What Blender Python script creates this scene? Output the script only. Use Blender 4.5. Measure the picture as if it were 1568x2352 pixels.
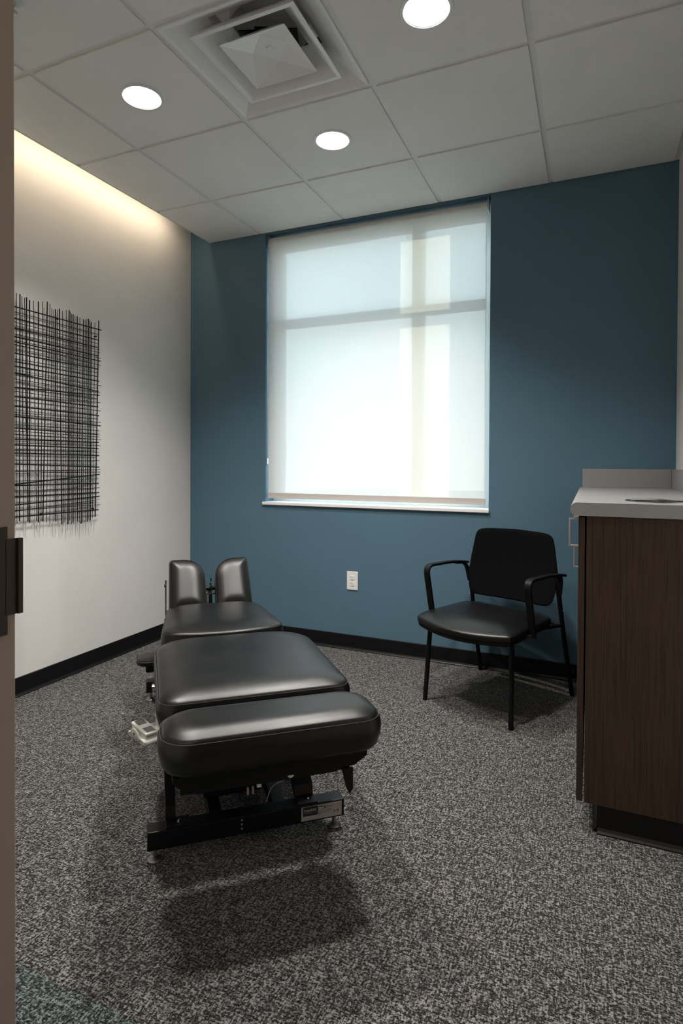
import bpy, bmesh, math, random
from mathutils import Vector, Matrix
random.seed(7)
S = bpy.context.scene
COL = S.collection
for o in list(bpy.data.objects): bpy.data.objects.remove(o)

# ------------------------------------------------------------------ camera
CAM = Vector((2.61163, -3.41846, 1.17304))
YAW, PIT, ROL, F, PX, PY = 0.41524, -0.01153, 0.00464, 1346.99, 762.62, 1079.63
f0 = Vector((-math.sin(YAW), math.cos(YAW), 0)); r0 = Vector((math.cos(YAW), math.sin(YAW), 0)); u0 = Vector((0, 0, 1))
f2 = f0*math.cos(PIT)+u0*math.sin(PIT); u2 = -f0*math.sin(PIT)+u0*math.cos(PIT)
r3 = r0*math.cos(ROL)+u2*math.sin(ROL); u3 = -r0*math.sin(ROL)+u2*math.cos(ROL)
cd = bpy.data.cameras.new('camera'); cam = bpy.data.objects.new('camera', cd); COL.objects.link(cam)
cam.matrix_world = Matrix(((r3.x, u3.x, -f2.x, CAM.x), (r3.y, u3.y, -f2.y, CAM.y), (r3.z, u3.z, -f2.z, CAM.z), (0, 0, 0, 1)))
cd.sensor_fit = 'HORIZONTAL'; cd.sensor_width = 36; cd.lens = 36*F/1568
cd.shift_x = (784-PX)/1568; cd.shift_y = (PY-1176)/1568; cd.clip_start = .02
S.camera = cam

# ------------------------------------------------------------------ world, lights, exposure
S.view_settings.view_transform = 'Standard'; S.view_settings.look = 'None'
S.view_settings.exposure = 0.2; S.view_settings.gamma = 1; S.view_settings.use_curve_mapping = False
S.cycles.use_denoising = True
S.cycles.max_bounces = 10; S.cycles.diffuse_bounces = 6; S.cycles.transparent_max_bounces = 12
S.cycles.sample_clamp_indirect = 4.0; S.cycles.caustics_reflective = False; S.cycles.caustics_refractive = False
W = bpy.data.worlds.new('sky'); S.world = W; W.use_nodes = True
wn = W.node_tree.nodes; wl = W.node_tree.links; wn.clear()
wo = wn.new('ShaderNodeOutputWorld'); wb = wn.new('ShaderNodeBackground'); tc = wn.new('ShaderNodeTexCoord')
sx = wn.new('ShaderNodeSeparateXYZ'); rp = wn.new('ShaderNodeValToRGB')
wl.new(tc.outputs['Generated'], sx.inputs[0]); wl.new(sx.outputs['Z'], rp.inputs[0]); wl.new(rp.outputs[0], wb.inputs[0]); wl.new(wb.outputs[0], wo.inputs[0])
rp.color_ramp.elements[0].position = 0.0; rp.color_ramp.elements[0].color = (.70, .76, .80, 1)
rp.color_ramp.elements[1].position = .8; rp.color_ramp.elements[1].color = (.60, .80, 1.0, 1)
SKY = 12.0
wb.inputs['Strength'].default_value = SKY

def light(name, typ, loc, energy, color, target=None, **kw):
    d = bpy.data.lights.new(name, typ); d.energy = energy; d.color = color
    for k, v in kw.items(): setattr(d, k, v)
    o = bpy.data.objects.new(name, d); COL.objects.link(o); o.location = loc
    if target is not None: o.rotation_euler = (Vector(target)-Vector(loc)).to_track_quat('-Z', 'Y').to_euler()
    return o
# daylight portal outside the window
pt = light('window_portal', 'AREA', (1.35, .22, 1.8), 1, (1, 1, 1), (1.35, -1, 1.8), shape='RECTANGLE', size=1.6, size_y=1.9)
pt.data.cycles.is_portal = True
SUN = light('sun', 'SUN', (4, 3, 6), 10.0, (1, .86, .66), angle=math.radians(.6))
sun_dir = Vector((-.135, -.10, -.070)); SUN.rotation_euler = sun_dir.to_track_quat('-Z', 'Y').to_euler()
COVE_E, CAN_E = 5.4, 125
light('hall_fill', 'AREA', (2.4, -4.1, 2.70), 9, (1, .88, .74), (2.4, -4.1, 0), shape='RECTANGLE', size=.6, size_y=.6)  # added fill for the doorway side, no fixture behind it
WARM = (1.0, .80, .56); CAN = (1.0, .95, .89)

# ------------------------------------------------------------------ materials
def mat(name, color=(.5, .5, .5), rough=.5, metal=0, spec=.5, emit=None, es=0):
    m = bpy.data.materials.new(name); m.use_nodes = True
    b = m.node_tree.nodes['Principled BSDF']
    b.inputs['Base Color'].default_value = (*color, 1); b.inputs['Roughness'].default_value = rough
    b.inputs['Metallic'].default_value = metal; b.inputs['Specular IOR Level'].default_value = spec
    if emit: b.inputs['Emission Color'].default_value = (*emit, 1); b.inputs['Emission Strength'].default_value = es
    return m
def nd(m, t, **kw):
    n = m.node_tree.nodes.new(t)
    for k, v in kw.items(): setattr(n, k, v)
    return n
def lk(m, a, b): m.node_tree.links.new(a, b)
def bs(m): return m.node_tree.nodes['Principled BSDF']
def coords(m, scale=(1, 1, 1), kind='Object'):
    t = nd(m, 'ShaderNodeTexCoord'); mp = nd(m, 'ShaderNodeMapping'); mp.inputs['Scale'].default_value = scale
    lk(m, t.outputs[kind], mp.inputs[0]); return mp.outputs[0]
def noise(m, scale, detail=2, rough=.5, vec=None):
    n = nd(m, 'ShaderNodeTexNoise'); n.inputs['Scale'].default_value = scale; n.inputs['Detail'].default_value = detail; n.inputs['Roughness'].default_value = rough
    if vec is not None: lk(m, vec, n.inputs['Vector'])
    return n.outputs['Fac']
def bump(m, h, strength, dist=.001):
    b = nd(m, 'ShaderNodeBump'); b.inputs['Strength'].default_value = strength; b.inputs['Distance'].default_value = dist
    lk(m, h, b.inputs['Height']); lk(m, b.outputs[0], bs(m).inputs['Normal'])
def ramp(m, fac, stops):
    r = nd(m, 'ShaderNodeValToRGB'); e = r.color_ramp.elements
    while len(e) < len(stops): e.new(.5)
    for i, (p, c) in enumerate(stops): e[i].position = p; e[i].color = (*c, 1)
    lk(m, fac, r.inputs[0]); return r.outputs[0]
def painted(name, color, rough=.6):
    m = mat(name, color, rough, spec=.3); v = coords(m)
    lk(m, ramp(m, noise(m, 3, 3, .6, v), [(.3, tuple(c*.97 for c in color)), (.7, tuple(min(1, c*1.03) for c in color))]), bs(m).inputs['Base Color'])
    bump(m, noise(m, 260, 2, .6, v), .25, .0006); return m
M = {}
M['white_wall'] = painted('white_wall_paint', (.68, .662, .642))
M['teal'] = painted('teal_wall_paint', (.085, .162, .220), .55)
M['tile'] = painted('ceiling_tile_face', (.80, .79, .765), .9)
M['tee'] = mat('ceiling_tee_metal', (.72, .715, .70), .5)
M['dark'] = mat('dark_void', (.02, .02, .02), .9)
M['frame_paint'] = painted('door_frame_paint', (.43, .345, .295), .45)
M['bronze'] = mat('dark_bronze', (.05, .04, .032), .45, .5)
M['sill'] = mat('white_sill', (.8, .8, .8), .3)
M['alu'] = mat('window_frame_coat', (.55, .56, .54), .4)
M['rubber'] = mat('black_rubber_base', (.004, .004, .0045), .42, spec=.3)
M['plastic_w'] = mat('white_plastic', (.78, .78, .76), .35)
M['pedal_w'] = mat('cream_plastic', (.86, .84, .78), .35)
M['pad_g'] = mat('grey_pad', (.2, .2, .19), .6)
M['black_m'] = mat('black_powder_coat', (.004, .004, .0045), .4, spec=.25)
M['black_p'] = mat('black_plastic', (.004, .004, .004), .5, spec=.18)
M['chrome'] = mat('chrome', (.75, .74, .72), .16, 1)
M['steel'] = mat('brushed_nickel', (.80, .79, .78), .32, 1)
M['zinc'] = mat('dull_zinc', (.36, .35, .33), .42, 1)
M['trim_w'] = mat('white_trim', (.72, .74, .74), .35)
M['lens'] = mat('downlight_lens', (.9, .9, .9), .4, emit=(1, .955, .93), es=5.0)
M['vent'] = mat('vent_white_enamel', (.82, .82, .81), .3)
M['tag'] = mat('silver_tag', (.42, .38, .36), .4, .2)
M['ink'] = mat('black_ink', (.015, .014, .016), .5)
M['orange_ink'] = mat('orange_ink', (.5, .2, .1), .5)
M['blue_ink'] = mat('blue_ink', (.12, .3, .4), .5)
M['thread'] = mat('seam_thread', (.035, .035, .037), .5)
# leather
m = mat('black_vinyl', (.004, .004, .004), .38, spec=.42); v = coords(m)

n1 = nd(m, 'ShaderNodeTexVoronoi'); n1.inputs['Scale'].default_value = 700; lk(m, v, n1.inputs['Vector'])
n2 = noise(m, 9, 3, .5, v); ad = nd(m, 'ShaderNodeMath', operation='MULTIPLY_ADD'); ad.inputs[1].default_value = 1.5
lk(m, n2, ad.inputs[0]); lk(m, n1.outputs['Distance'], ad.inputs[2]); bump(m, ad.outputs[0], .11, .0010)
lk(m, ramp(m, n2, [(.3, (.31,)*3), (.75, (.38,)*3)]), bs(m).inputs['Roughness']); M['vinyl'] = m
# chair fabric
m = mat('black_mesh_fabric', (.004, .004, .005), .95, spec=.06); v = coords(m)
bump(m, noise(m, 500, 2, .6, v), .6, .001); M['fabric'] = m
# wood laminate, vertical grain
m = mat('dark_walnut_laminate', (.05, .03, .02), .5, spec=.3); v = coords(m, (38, 38, .9))
a = noise(m, 3.0, 5, .62, v); v2 = coords(m, (260, 260, 3)); b_ = noise(m, 1.4, 3, .7, v2)
mx = nd(m, 'ShaderNodeMath', operation='MULTIPLY_ADD'); mx.inputs[1].default_value = .45; lk(m, b_, mx.inputs[0]); lk(m, a, mx.inputs[2])
lk(m, ramp(m, mx.outputs[0], [(.52, (.022, .0125, .0085)), (.66, (.040, .023, .0155)), (.78, (.060, .035, .024)), (.86, (.032, .019, .013))]), bs(m).inputs['Base Color'])
bump(m, mx.outputs[0], .12, .0006); M['wood'] = m
m = m.copy(); m.name = 'walnut_door_edge'; M['wood_edge'] = m
# countertop laminate with linen weave
m = mat('grey_linen_laminate', (.36, .355, .35), .45, spec=.4)
a = noise(m, 1, 1, .5, coords(m, (120, 120, 900))); b_ = noise(m, 1, 1, .5, coords(m, (900, 900, 120)))
mx = nd(m, 'ShaderNodeMath', operation='ADD'); lk(m, a, mx.inputs[0]); lk(m, b_, mx.inputs[1])
lk(m, ramp(m, mx.outputs[0], [(.7, (.225, .223, .222)), (1.0, (.275, .272, .27))]), bs(m).inputs['Base Color']); M['counter'] = m
# carpet
def carpet(name, cols, tealish=False):
    m = mat(name, (.2, .2, .2), .95, spec=.1); v = coords(m)
    vo = nd(m, 'ShaderNodeTexVoronoi'); vo.inputs['Scale'].default_value = 270; lk(m, v, vo.inputs['Vector'])
    sep = nd(m, 'ShaderNodeSeparateColor'); lk(m, vo.outputs['Color'], sep.inputs[0])
    nn = noise(m, 150, 2, .6, v)
    wx = noise(m, 1, 2, .6, coords(m, (30, 240, 1))); wy = noise(m, 1, 2, .6, coords(m, (240, 30, 1)))
    cm = nd(m, 'ShaderNodeMath', operation='ADD'); lk(m, wx, cm.inputs[0]); lk(m, wy, cm.inputs[1])
    cl = cm.outputs[0]
    ma = nd(m, 'ShaderNodeMath', operation='MULTIPLY_ADD'); ma.inputs[1].default_value = .38; lk(m, sep.outputs[0], ma.inputs[0]); lk(m, nn, ma.inputs[2])
    mb = nd(m, 'ShaderNodeMath', operation='MULTIPLY_ADD'); mb.inputs[1].default_value = .8; lk(m, cl, mb.inputs[0]); lk(m, ma.outputs[0], mb.inputs[2])
    mc_ = nd(m, 'ShaderNodeMath', operation='MULTIPLY'); mc_.inputs[1].default_value = .55; lk(m, mb.outputs[0], mc_.inputs[0])
    lk(m, ramp(m, mc_.outputs[0], cols), bs(m).inputs['Base Color'])
    hh = nd(m, 'ShaderNodeMath', operation='SUBTRACT'); lk(m, nn, hh.inputs[0]); lk(m, vo.outputs['Distance'], hh.inputs[1])
    bump(m, hh.outputs[0], .8, .004)
    bs(m).inputs['Sheen Weight'].default_value = .15
    return m
CS = [(.69, (.006, .0058, .0055)), (.79, (.025, .024, .023)), (.865, (.115, .112, .107)), (.96, (.27, .263, .252))]
M['carpet'] = carpet('speckled_grey_carpet', CS)
M['carpet_teal'] = carpet('teal_flecked_carpet', [(.69, (.006, .006, .0055)), (.79, (.022, .026, .024)), (.865, (.080, .108, .106)), (.96, (.20, .235, .23))])
# roller shade fabric: diffuse weave that lets light through, with small open holes
m = bpy.data.materials.new('roller_shade_cloth'); m.use_nodes = True; t = m.node_tree; t.nodes.clear()
out = t.nodes.new('ShaderNodeOutputMaterial'); df = t.nodes.new('ShaderNodeBsdfDiffuse'); tl = t.nodes.new('ShaderNodeBsdfTranslucent'); tr = t.nodes.new('ShaderNodeBsdfTransparent')
m1 = t.nodes.new('ShaderNodeMixShader'); m2 = t.nodes.new('ShaderNodeMixShader')
df.inputs[0].default_value = (.62, .60, .56, 1); tl.inputs[0].default_value = (.92, .905, .87, 1)
m1.inputs[0].default_value = .135; m2.inputs[0].default_value = .03
t.links.new(df.outputs[0], m1.inputs[1]); t.links.new(tl.outputs[0], m1.inputs[2]); t.links.new(m1.outputs[0], m2.inputs[1]); t.links.new(tr.outputs[0], m2.inputs[2]); t.links.new(m2.outputs[0], out.inputs[0])
tcn = t.nodes.new('ShaderNodeTexCoord'); mp = t.nodes.new('ShaderNodeMapping'); mp.inputs['Scale'].default_value = (420, 1, 9); ns = t.nodes.new('ShaderNodeTexNoise'); ns.inputs['Scale'].default_value = 1; ns.inputs['Detail'].default_value = 2
t.links.new(tcn.outputs['Object'], mp.inputs[0]); t.links.new(mp.outputs[0], ns.inputs['Vector'])
mr = t.nodes.new('ShaderNodeMapRange'); mr.inputs['To Min'].default_value = .004; mr.inputs['To Max'].default_value = .040
t.links.new(ns.outputs['Fac'], mr.inputs['Value']); t.links.new(mr.outputs[0], m2.inputs[0]); M['shade'] = m
# window glass: thin pane
m = bpy.data.materials.new('window_glass'); m.use_nodes = True; t = m.node_tree; t.nodes.clear()
out = t.nodes.new('ShaderNodeOutputMaterial'); g = t.nodes.new('ShaderNodeBsdfGlossy'); g.inputs['Roughness'].default_value = .02; tr = t.nodes.new('ShaderNodeBsdfTransparent'); tr.inputs[0].default_value = (.90, .95, .94, 1)
mx = t.nodes.new('ShaderNodeMixShader'); mx.inputs[0].default_value = .06
t.links.new(tr.outputs[0], mx.inputs[1]); t.links.new(g.outputs[0], mx.inputs[2]); t.links.new(mx.outputs[0], out.inputs[0]); M['glass'] = m
M['concrete'] = painted('outdoor_concrete', (.20, .195, .185), .8)
M['blocker_coat'] = painted('sun_blocker_coat', (.35, .33, .30), .8)  # coat of the added wall that blocks sun outside
M['hedge'] = mat('dark_hedge', (.05, .08, .03), .9)

# ------------------------------------------------------------------ helpers
def empty(name, loc=(0, 0, 0), rotz=0, parent=None):
    o = bpy.data.objects.new(name, None); COL.objects.link(o); o.location = loc; o.rotation_euler = (0, 0, rotz); o.empty_display_size = .05
    if parent: o.parent = parent
    return o
def tag(o, label=None, cat=None, group=None, kind=None):
    if label: o['label'] = label
    if cat: o['category'] = cat
    if group: o['group'] = group
    if kind: o['kind'] = kind
    return o
def link(name, bm, m, parent=None, smooth=False, bevel=0, label=None):
    bmesh.ops.recalc_face_normals(bm, faces=bm.faces)
    me = bpy.data.meshes.new(name); bm.to_mesh(me); bm.free()
    me.materials.append(m)
    o = bpy.data.objects.new(name, me); COL.objects.link(o)
    if parent: o.parent = parent
    if smooth:
        for p in me.polygons: p.use_smooth = True
        try: me.set_sharp_from_angle(angle=math.radians(40))
        except Exception: pass
    if bevel:
        b = o.modifiers.new('bevel', 'BEVEL'); b.width = bevel; b.segments = 2; b.limit_method = 'ANGLE'
    if label: o['label'] = label
    return o
def same(name, src, parent=None, loc=None):
    o = src.copy(); o.name = name; COL.objects.link(o)
    if parent: o.parent = parent
    if loc is not None: o.location = loc
    return o
def NB(): return bmesh.new()
def box(bm, x0, x1, y0, y1, z0, z1, T=None):
    vs = [bm.verts.new(p) for p in [(x0, y0, z0), (x1, y0, z0), (x1, y1, z0), (x0, y1, z0), (x0, y0, z1), (x1, y0, z1), (x1, y1, z1), (x0, y1, z1)]]
    for f in [(0, 3, 2, 1), (4, 5, 6, 7), (0, 1, 5, 4), (1, 2, 6, 5), (2, 3, 7, 6), (3, 0, 4, 7)]: bm.faces.new([vs[i] for i in f])
    if T: bmesh.ops.transform(bm, matrix=T, verts=vs)
    return bm
def BX(*a): return box(NB(), *a)
def tube(bm, pts, r, n=10, closed=False, cap=True):
    pts = [Vector(p) for p in pts]; N = len(pts); rs = r if isinstance(r, (list, tuple)) else [r]*N
    rings = []; up = None
    for i, p in enumerate(pts):
        if closed: t = (pts[(i+1) % N]-pts[i-1])
        else: t = (pts[min(i+1, N-1)]-pts[max(i-1, 0)])
        t.normalize()
        if up is None:
            up = Vector((0, 0, 1)) if abs(t.z) < .9 else Vector((1, 0, 0))
        s_ = t.cross(up); s_.normalize(); up = s_.cross(t); up.normalize()
        rings.append([bm.verts.new(p+(s_*math.cos(2*math.pi*k/n)+up*math.sin(2*math.pi*k/n))*rs[i]) for k in range(n)])
    for i in range(N if closed else N-1):
        A, B = rings[i], rings[(i+1) % N]
        for k in range(n): bm.faces.new([A[k], A[(k+1) % n], B[(k+1) % n], B[k]])
    if not closed and cap: bm.faces.new(rings[0][::-1]); bm.faces.new(rings[-1])
    return bm
def lathe(bm, prof, n=24, c=(0, 0, 0), axis='z', caps=True):
    rings = []
    for r, h in prof:
        rg = []
        for k in range(n):
            a = 2*math.pi*k/n; x, y = r*math.cos(a), r*math.sin(a)
            p = (x, y, h) if axis == 'z' else ((h, x, y) if axis == 'x' else (x, h, y))
            rg.append(bm.verts.new((p[0]+c[0], p[1]+c[1], p[2]+c[2])))
        rings.append(rg)
    for A, B in zip(rings, rings[1:]):
        for k in range(n): bm.faces.new([A[k], A[(k+1) % n], B[(k+1) % n], B[k]])
    if caps: bm.faces.new(rings[0]); bm.faces.new(rings[-1])
    return bm
def prism(bm, poly, axis, a, b):
    """poly: 2D points; axis: extrusion axis; other two axes in xyz order"""
    def P(p, h): return {'x': (h, p[0], p[1]), 'y': (p[0], h, p[1]), 'z': (p[0], p[1], h)}[axis]
    A = [bm.verts.new(P(p, a)) for p in poly]; B = [bm.verts.new(P(p, b)) for p in poly]; n = len(poly)
    bm.faces.new(A); bm.faces.new(B[::-1])
    for i in range(n): bm.faces.new([A[i], B[i], B[(i+1) % n], A[(i+1) % n]])
    return bm
def fillet(pts, r, n=6):
    """round the inner corners of an open polyline"""
    pts = [Vector(p) for p in pts]; out = [pts[0]]
    for i in range(1, len(pts)-1):
        ri = r[i-1] if isinstance(r, (list, tuple)) else r
        a = (pts[i-1]-pts[i]); b = (pts[i+1]-pts[i]); d = min(ri, a.length*.49, b.length*.49); a.normalize(); b.normalize()
        p0 = pts[i]+a*d; p2 = pts[i]+b*d
        for k in range(n+1):
            t = k/n; out.append(p0*(1-t)**2+pts[i]*2*t*(1-t)+p2*t*t)
    out.append(pts[-1]); return out
def rrect(w0, w1, y0, y1, r, n=8):
    """rounded trapezoid: half width w0 at y0, w1 at y1; r = radii (y0-left, y0-right, y1-right, y1-left)"""
    if not isinstance(r, (list, tuple)): r = [r]*4
    C = [Vector((-w0, y0)), Vector((w0, y0)), Vector((w1, y1)), Vector((-w1, y1))]; out = []
    for i in range(4):
        a = (C[i-1]-C[i]).normalized(); b = (C[(i+1) % 4]-C[i]).normalized()
        p0 = C[i]+a*r[i]; p2 = C[i]+b*r[i]
        for k in range(n+1):
            t = k/n*math.pi/2
            q = 1-math.sin(t); s = 1-math.cos(t)
            out.append(C[i]+a*r[i]*q+b*r[i]*s)
    # resample evenly
    return resample([(p.x, p.y) for p in out], 88)
def resample(P, n):
    L = [0]; Q = P+[P[0]]
    for a, b in zip(Q, Q[1:]): L.append(L[-1]+math.dist(a, b))
    tot = L[-1]; out = []; j = 0
    for k in range(n):
        d = tot*k/n
        while L[j+1] < d: j += 1
        u = (d-L[j])/max(1e-9, L[j+1]-L[j]); out.append((Q[j][0]+(Q[j+1][0]-Q[j][0])*u, Q[j][1]+(Q[j+1][1]-Q[j][1])*u))
    return out
def cushion(bm, P, z0, z1, crown=.02, bot_r=.02, D=.07, bulge=.006):
    """upholstered pad from outline P; side z0..z1, soft crowned top; returns the seam loop"""
    cx = sum(p[0] for p in P)/len(P); cy = sum(p[1] for p in P)/len(P)
    hw = max(abs(p[0]-cx) for p in P); hl = max(abs(p[1]-cy) for p in P); dm = min(hw, hl)
    def ring(ins, z):
        sx_, sy_ = max(.02, (hw-ins)/hw), max(.02, (hl-ins)/hl)
        return [bm.verts.new((cx+(p[0]-cx)*sx_, cy+(p[1]-cy)*sy_, z)) for p in P]
    R = [ring(bot_r+.02, z0), ring(bot_r, z0)]
    for k in range(1, 5):
        t = k/4*math.pi/2; R.append(ring(bot_r*(1-math.sin(t)), z0+bot_r*(1-math.cos(t))))
    for k in range(1, 4):
        t = k/4; R.append(ring(-bulge*math.sin(t*math.pi), z0+bot_r+(z1-z0-bot_r)*t))
    R.append(ring(0, z1-.002)); R.append(ring(.0025, z1-.003)); R.append(ring(.004, z1))
    top = 12
    for k in range(1, top+1):
        t = k/top; ins = .004+(dm-.006)*(t**1.5); q = min(1, ins/D)
        R.append(ring(ins, z1+crown*(1-(1-q)**2.2)))
    for A, B in zip(R, R[1:]):
        n = len(A)
        for k in range(n): bm.faces.new([A[k], A[(k+1) % n], B[(k+1) % n], B[k]])
    bm.faces.new(R[0][::-1]); bm.faces.new(R[-1])
    return [Vector((p[0], p[1], z1-.002)) for p in P]
def text_mesh(name, s, size, m, parent, mw, bold=0.0, ext=.0002):
    c = bpy.data.curves.new(name, 'FONT'); c.body = s; c.size = size; c.extrude = ext; c.offset = bold
    o = bpy.data.objects.new(name+'_src', c); COL.objects.link(o)
    dg = bpy.context.evaluated_depsgraph_get(); me = bpy.data.meshes.new_from_object(o.evaluated_get(dg))
    bpy.data.objects.remove(o); me.materials.clear(); me.materials.append(m); me.name = name
    o = bpy.data.objects.new(name, me); COL.objects.link(o); o.parent = parent; o.matrix_local = mw
    return o

# ------------------------------------------------------------------ room shell
RW, RY, H = 3.005, -2.93, 2.709           # right wall x, front wall y, ceiling height
X1, D1, T = .5707, .5546, .6096           # first grid line, back row depth, tile pitch
WX0, WX1, WZ0, WZ1 = .611, 2.08, .914, 2.701
TOP = 3.0
fl = link('floor', BX(0, RW+.15, -2.47, .0, -.03, 0), M['carpet']); tag(fl, kind='structure')
def flpiece(x0, x1, y0, y1, m): o = link('carpet_tile', BX(x0, x1, y0, y1, -.03, 0), m, fl); return o
flpiece(1.16, 1.77, -3.08, -2.47, M['carpet_teal']); flpiece(1.77, RW+.15, -3.08, -2.47, M['carpet']); flpiece(0, 1.16, -3.08, -2.47, M['carpet'])
ff = link('floor_hall', BX(.2, 4.4, -4.75, -3.08, -.03, 0), M['carpet']); tag(ff, kind='structure')
# back wall with window opening
wb_ = NB(); HT = TOP
for b in [(-.15, WX0, 0, .2, 0, HT), (WX1, RW+.15, 0, .2, 0, HT), (WX0, WX1, 0, .2, 0, WZ0-.02), (WX0, WX1, 0, .2, WZ1, HT)]: box(wb_, *b)
wk = link('wall_back', wb_, M['teal']); tag(wk, kind='structure')
tag(link('wall_left', BX(-.15, 0, RY-.15, 0, 0, TOP), M['white_wall']), kind='structure')
tag(link('wall_right', BX(RW, RW+.15, RY, 0, 0, TOP), M['white_wall']), kind='structure')
DX0, DX1, DZ = 1.97, 2.93, 2.19
fb = NB(); box(fb, -.0, DX0-.002, RY-.15, RY, 0, TOP); box(fb, DX1+.002, RW+.15, RY-.15, RY, 0, TOP); box(fb, DX0-.002, DX1+.002, RY-.15, RY, DZ+.002, TOP)
tag(link('wall_front', fb, M['white_wall']), kind='structure')
tag(link('wall_hall_back', BX(.2, 4.4, -4.85, -4.75, 0, TOP), M['white_wall']), kind='structure')
tag(link('wall_hall_left', BX(.1, .2, -4.85, RY-.15, 0, TOP), M['white_wall']), kind='structure')
tag(link('wall_hall_right', BX(4.4, 4.5, -4.85, RY-.15, 0, TOP), M['white_wall']), kind='structure')
tag(link('wall_hall_front', BX(RW+.15, 4.4, RY-.15, RY-.05, 0, TOP), M['white_wall']), kind='structure')
tag(link('ceiling_hall', BX(.1, 4.5, -4.85, RY-.15, 2.72, TOP), M['tile']), kind='structure')
# ceiling: deck above, grid of tees and tiles hung below it
XC = .171
ce = link('ceiling', BX(-.15, RW+.15, RY-.15, .2, TOP, TOP+.05), M['white_wall']); tag(ce, kind='structure')
gx = [XC, X1, X1+T, X1+2*T, X1+3*T, RW]; gy = [0, -D1, -D1-T, -D1-2*T, -D1-3*T, RY]
CANS = [(.876, -1.476), (1.478, -.86), (2.090, -1.467), (1.478, -2.083)]
def annulus_tile(x0, x1, y0, y1, z0, z1, c, r, n=24):
    bm = NB(); cx, cy = c
    def q(z):
        inner = [bm.verts.new((cx+r*math.cos(2*math.pi*k/n), cy+r*math.sin(2*math.pi*k/n), z)) for k in range(n)]
        outer = []
        for k in range(n):
            dx, dy = math.cos(2*math.pi*k/n), math.sin(2*math.pi*k/n)
            tx = ((x1-cx) if dx > 0 else (x0-cx))/dx if abs(dx) > 1e-6 else 1e9
            ty = ((y1-cy) if dy > 0 else (y0-cy))/dy if abs(dy) > 1e-6 else 1e9
            t_ = min(tx, ty); outer.append(bm.verts.new((cx+dx*t_, cy+dy*t_, z)))
        return inner, outer
    i0, o0 = q(z0); i1, o1 = q(z1)
    corners = {}
    for k in range(n):
        j = (k+1) % n
        for I, O in ((i0, o0), (i1, o1)):
            a, b = O[k].co, O[j].co
            onx = lambda v: abs(v.x-x0) < 1e-5 or abs(v.x-x1) < 1e-5
            if onx(a) and not onx(b) or (onx(b) and not onx(a)):
                xx = a.x if onx(a) else b.x; yy = b.y if onx(a) else a.y
                cn = bm.verts.new((xx, yy, a.z)); bm.faces.new([I[k], O[k], cn, O[j], I[j]]); corners[(k, O is o1)] = cn
            else: bm.faces.new([I[k], O[k], O[j], I[j]])
        bm.faces.new([i0[k], i0[j], i1[j], i1[k]])
        if (k, True) in corners:
            ca, cb = corners[(k, False)], corners[(k, True)]
            bm.faces.new([o0[k], o1[k], cb, ca]); bm.faces.new([ca, cb, o1[j], o0[j]])
        else: bm.faces.new([o0[k], o1[k], o1[j], o0[j]])
    return bm
for i in range(5):
    for j in range(5):
        x0, x1 = gx[i], gx[i+1]; y0, y1 = gy[j+1], gy[j]
        if i == 2-0 and j == 2: continue                     # the air vent fills this bay
        e = .0118; xa = x0+(.004 if i == 0 else e); xb = x1-(e if i < 4 else .022)
        ya = y0+e; yb = y1-(e if j > 0 else .008)
        hit = [c for c in CANS if x0 < c[0] < x1 and y0 < c[1] < y1]
        if hit: bmt = annulus_tile(xa, xb, ya, yb, H-.005, H+.012, hit[0], .088)
        else: bmt = BX(xa, xb, ya, yb, H-.005, H+.012)
        link('ceiling_tile', bmt, M['tile'], ce, bevel=.0015)
for i in (1, 2, 3, 4): link('ceiling_tee', BX(gx[i]-.0115, gx[i]+.0115, RY, 0, H+.0015, H+.004), M['tee'], ce)
for j in (1, 2, 3, 4):
    for i in range(5):
        x0 = gx[i]+(.0115 if i else 0); x1 = gx[i+1]-(.0115 if i < 4 else 0)
        link('ceiling_tee', BX(x0, x1, gy[j]-.0115, gy[j]+.0115, H+.0015, H+.004), M['tee'], ce)
link('wall_angle', BX(RW-.022, RW, RY, 0, H+.0008, H+.004), M['tee'], ce); link('wall_angle', BX(XC, RW-.022, -.014, 0, H+.0008, H+.004), M['tee'], ce)
# cove edge trim and blocking along the left wall slot
cb = NB(); box(cb, XC-.003, XC+.003, RY, -.002, H-.006, H+.05); tag(link('trim_1', cb, M['tee'], None), kind='structure')
box_ = NB(); box(box_, XC+.006, RW, RY+.001, -.001, H+.280, H+.285); link('ceiling_panel_backing', box_, M['dark'], ce)
st_ = link('led_strip', BX(XC+.003, XC+.010, RY+.05, -.05, H+.052, H+.060), M['trim_w']); tag(st_, 'thin light strip hidden in the cove slot along the white wall', 'light')
light('cove_light', 'AREA', (.150, -1.58, H+.085), COVE_E, WARM, (0.0, -1.58, H+.0), shape='RECTANGLE', size=.03, size_y=2.62)
lo = bpy.data.objects['cove_light']; lo.rotation_euler = (0, math.radians(38), 0)

# baseboards: black rubber cove base
def base_profile(): return [(0, 0), (.014, 0), (.0135, .004), (.009, .008), (.005, .016), (.004, .091), (.002, .095), (0, .095)]
bb = NB(); prism(bb, [(x, z) for x, z in base_profile()], 'y', RY, 0); tag(link('baseboard_left', bb, M['rubber']), kind='structure')
bb = NB(); prism(bb, [(-x, z) for x, z in base_profile()], 'x', .004, 2.655); tag(link('baseboard_back', bb, M['rubber']), kind='structure')
bb = NB(); prism(bb, [(RY+x, z) for x, z in base_profile()], 'x', .004, DX0-.06); tag(link('baseboard_front', bb, M['rubber']), kind='structure')

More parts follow.
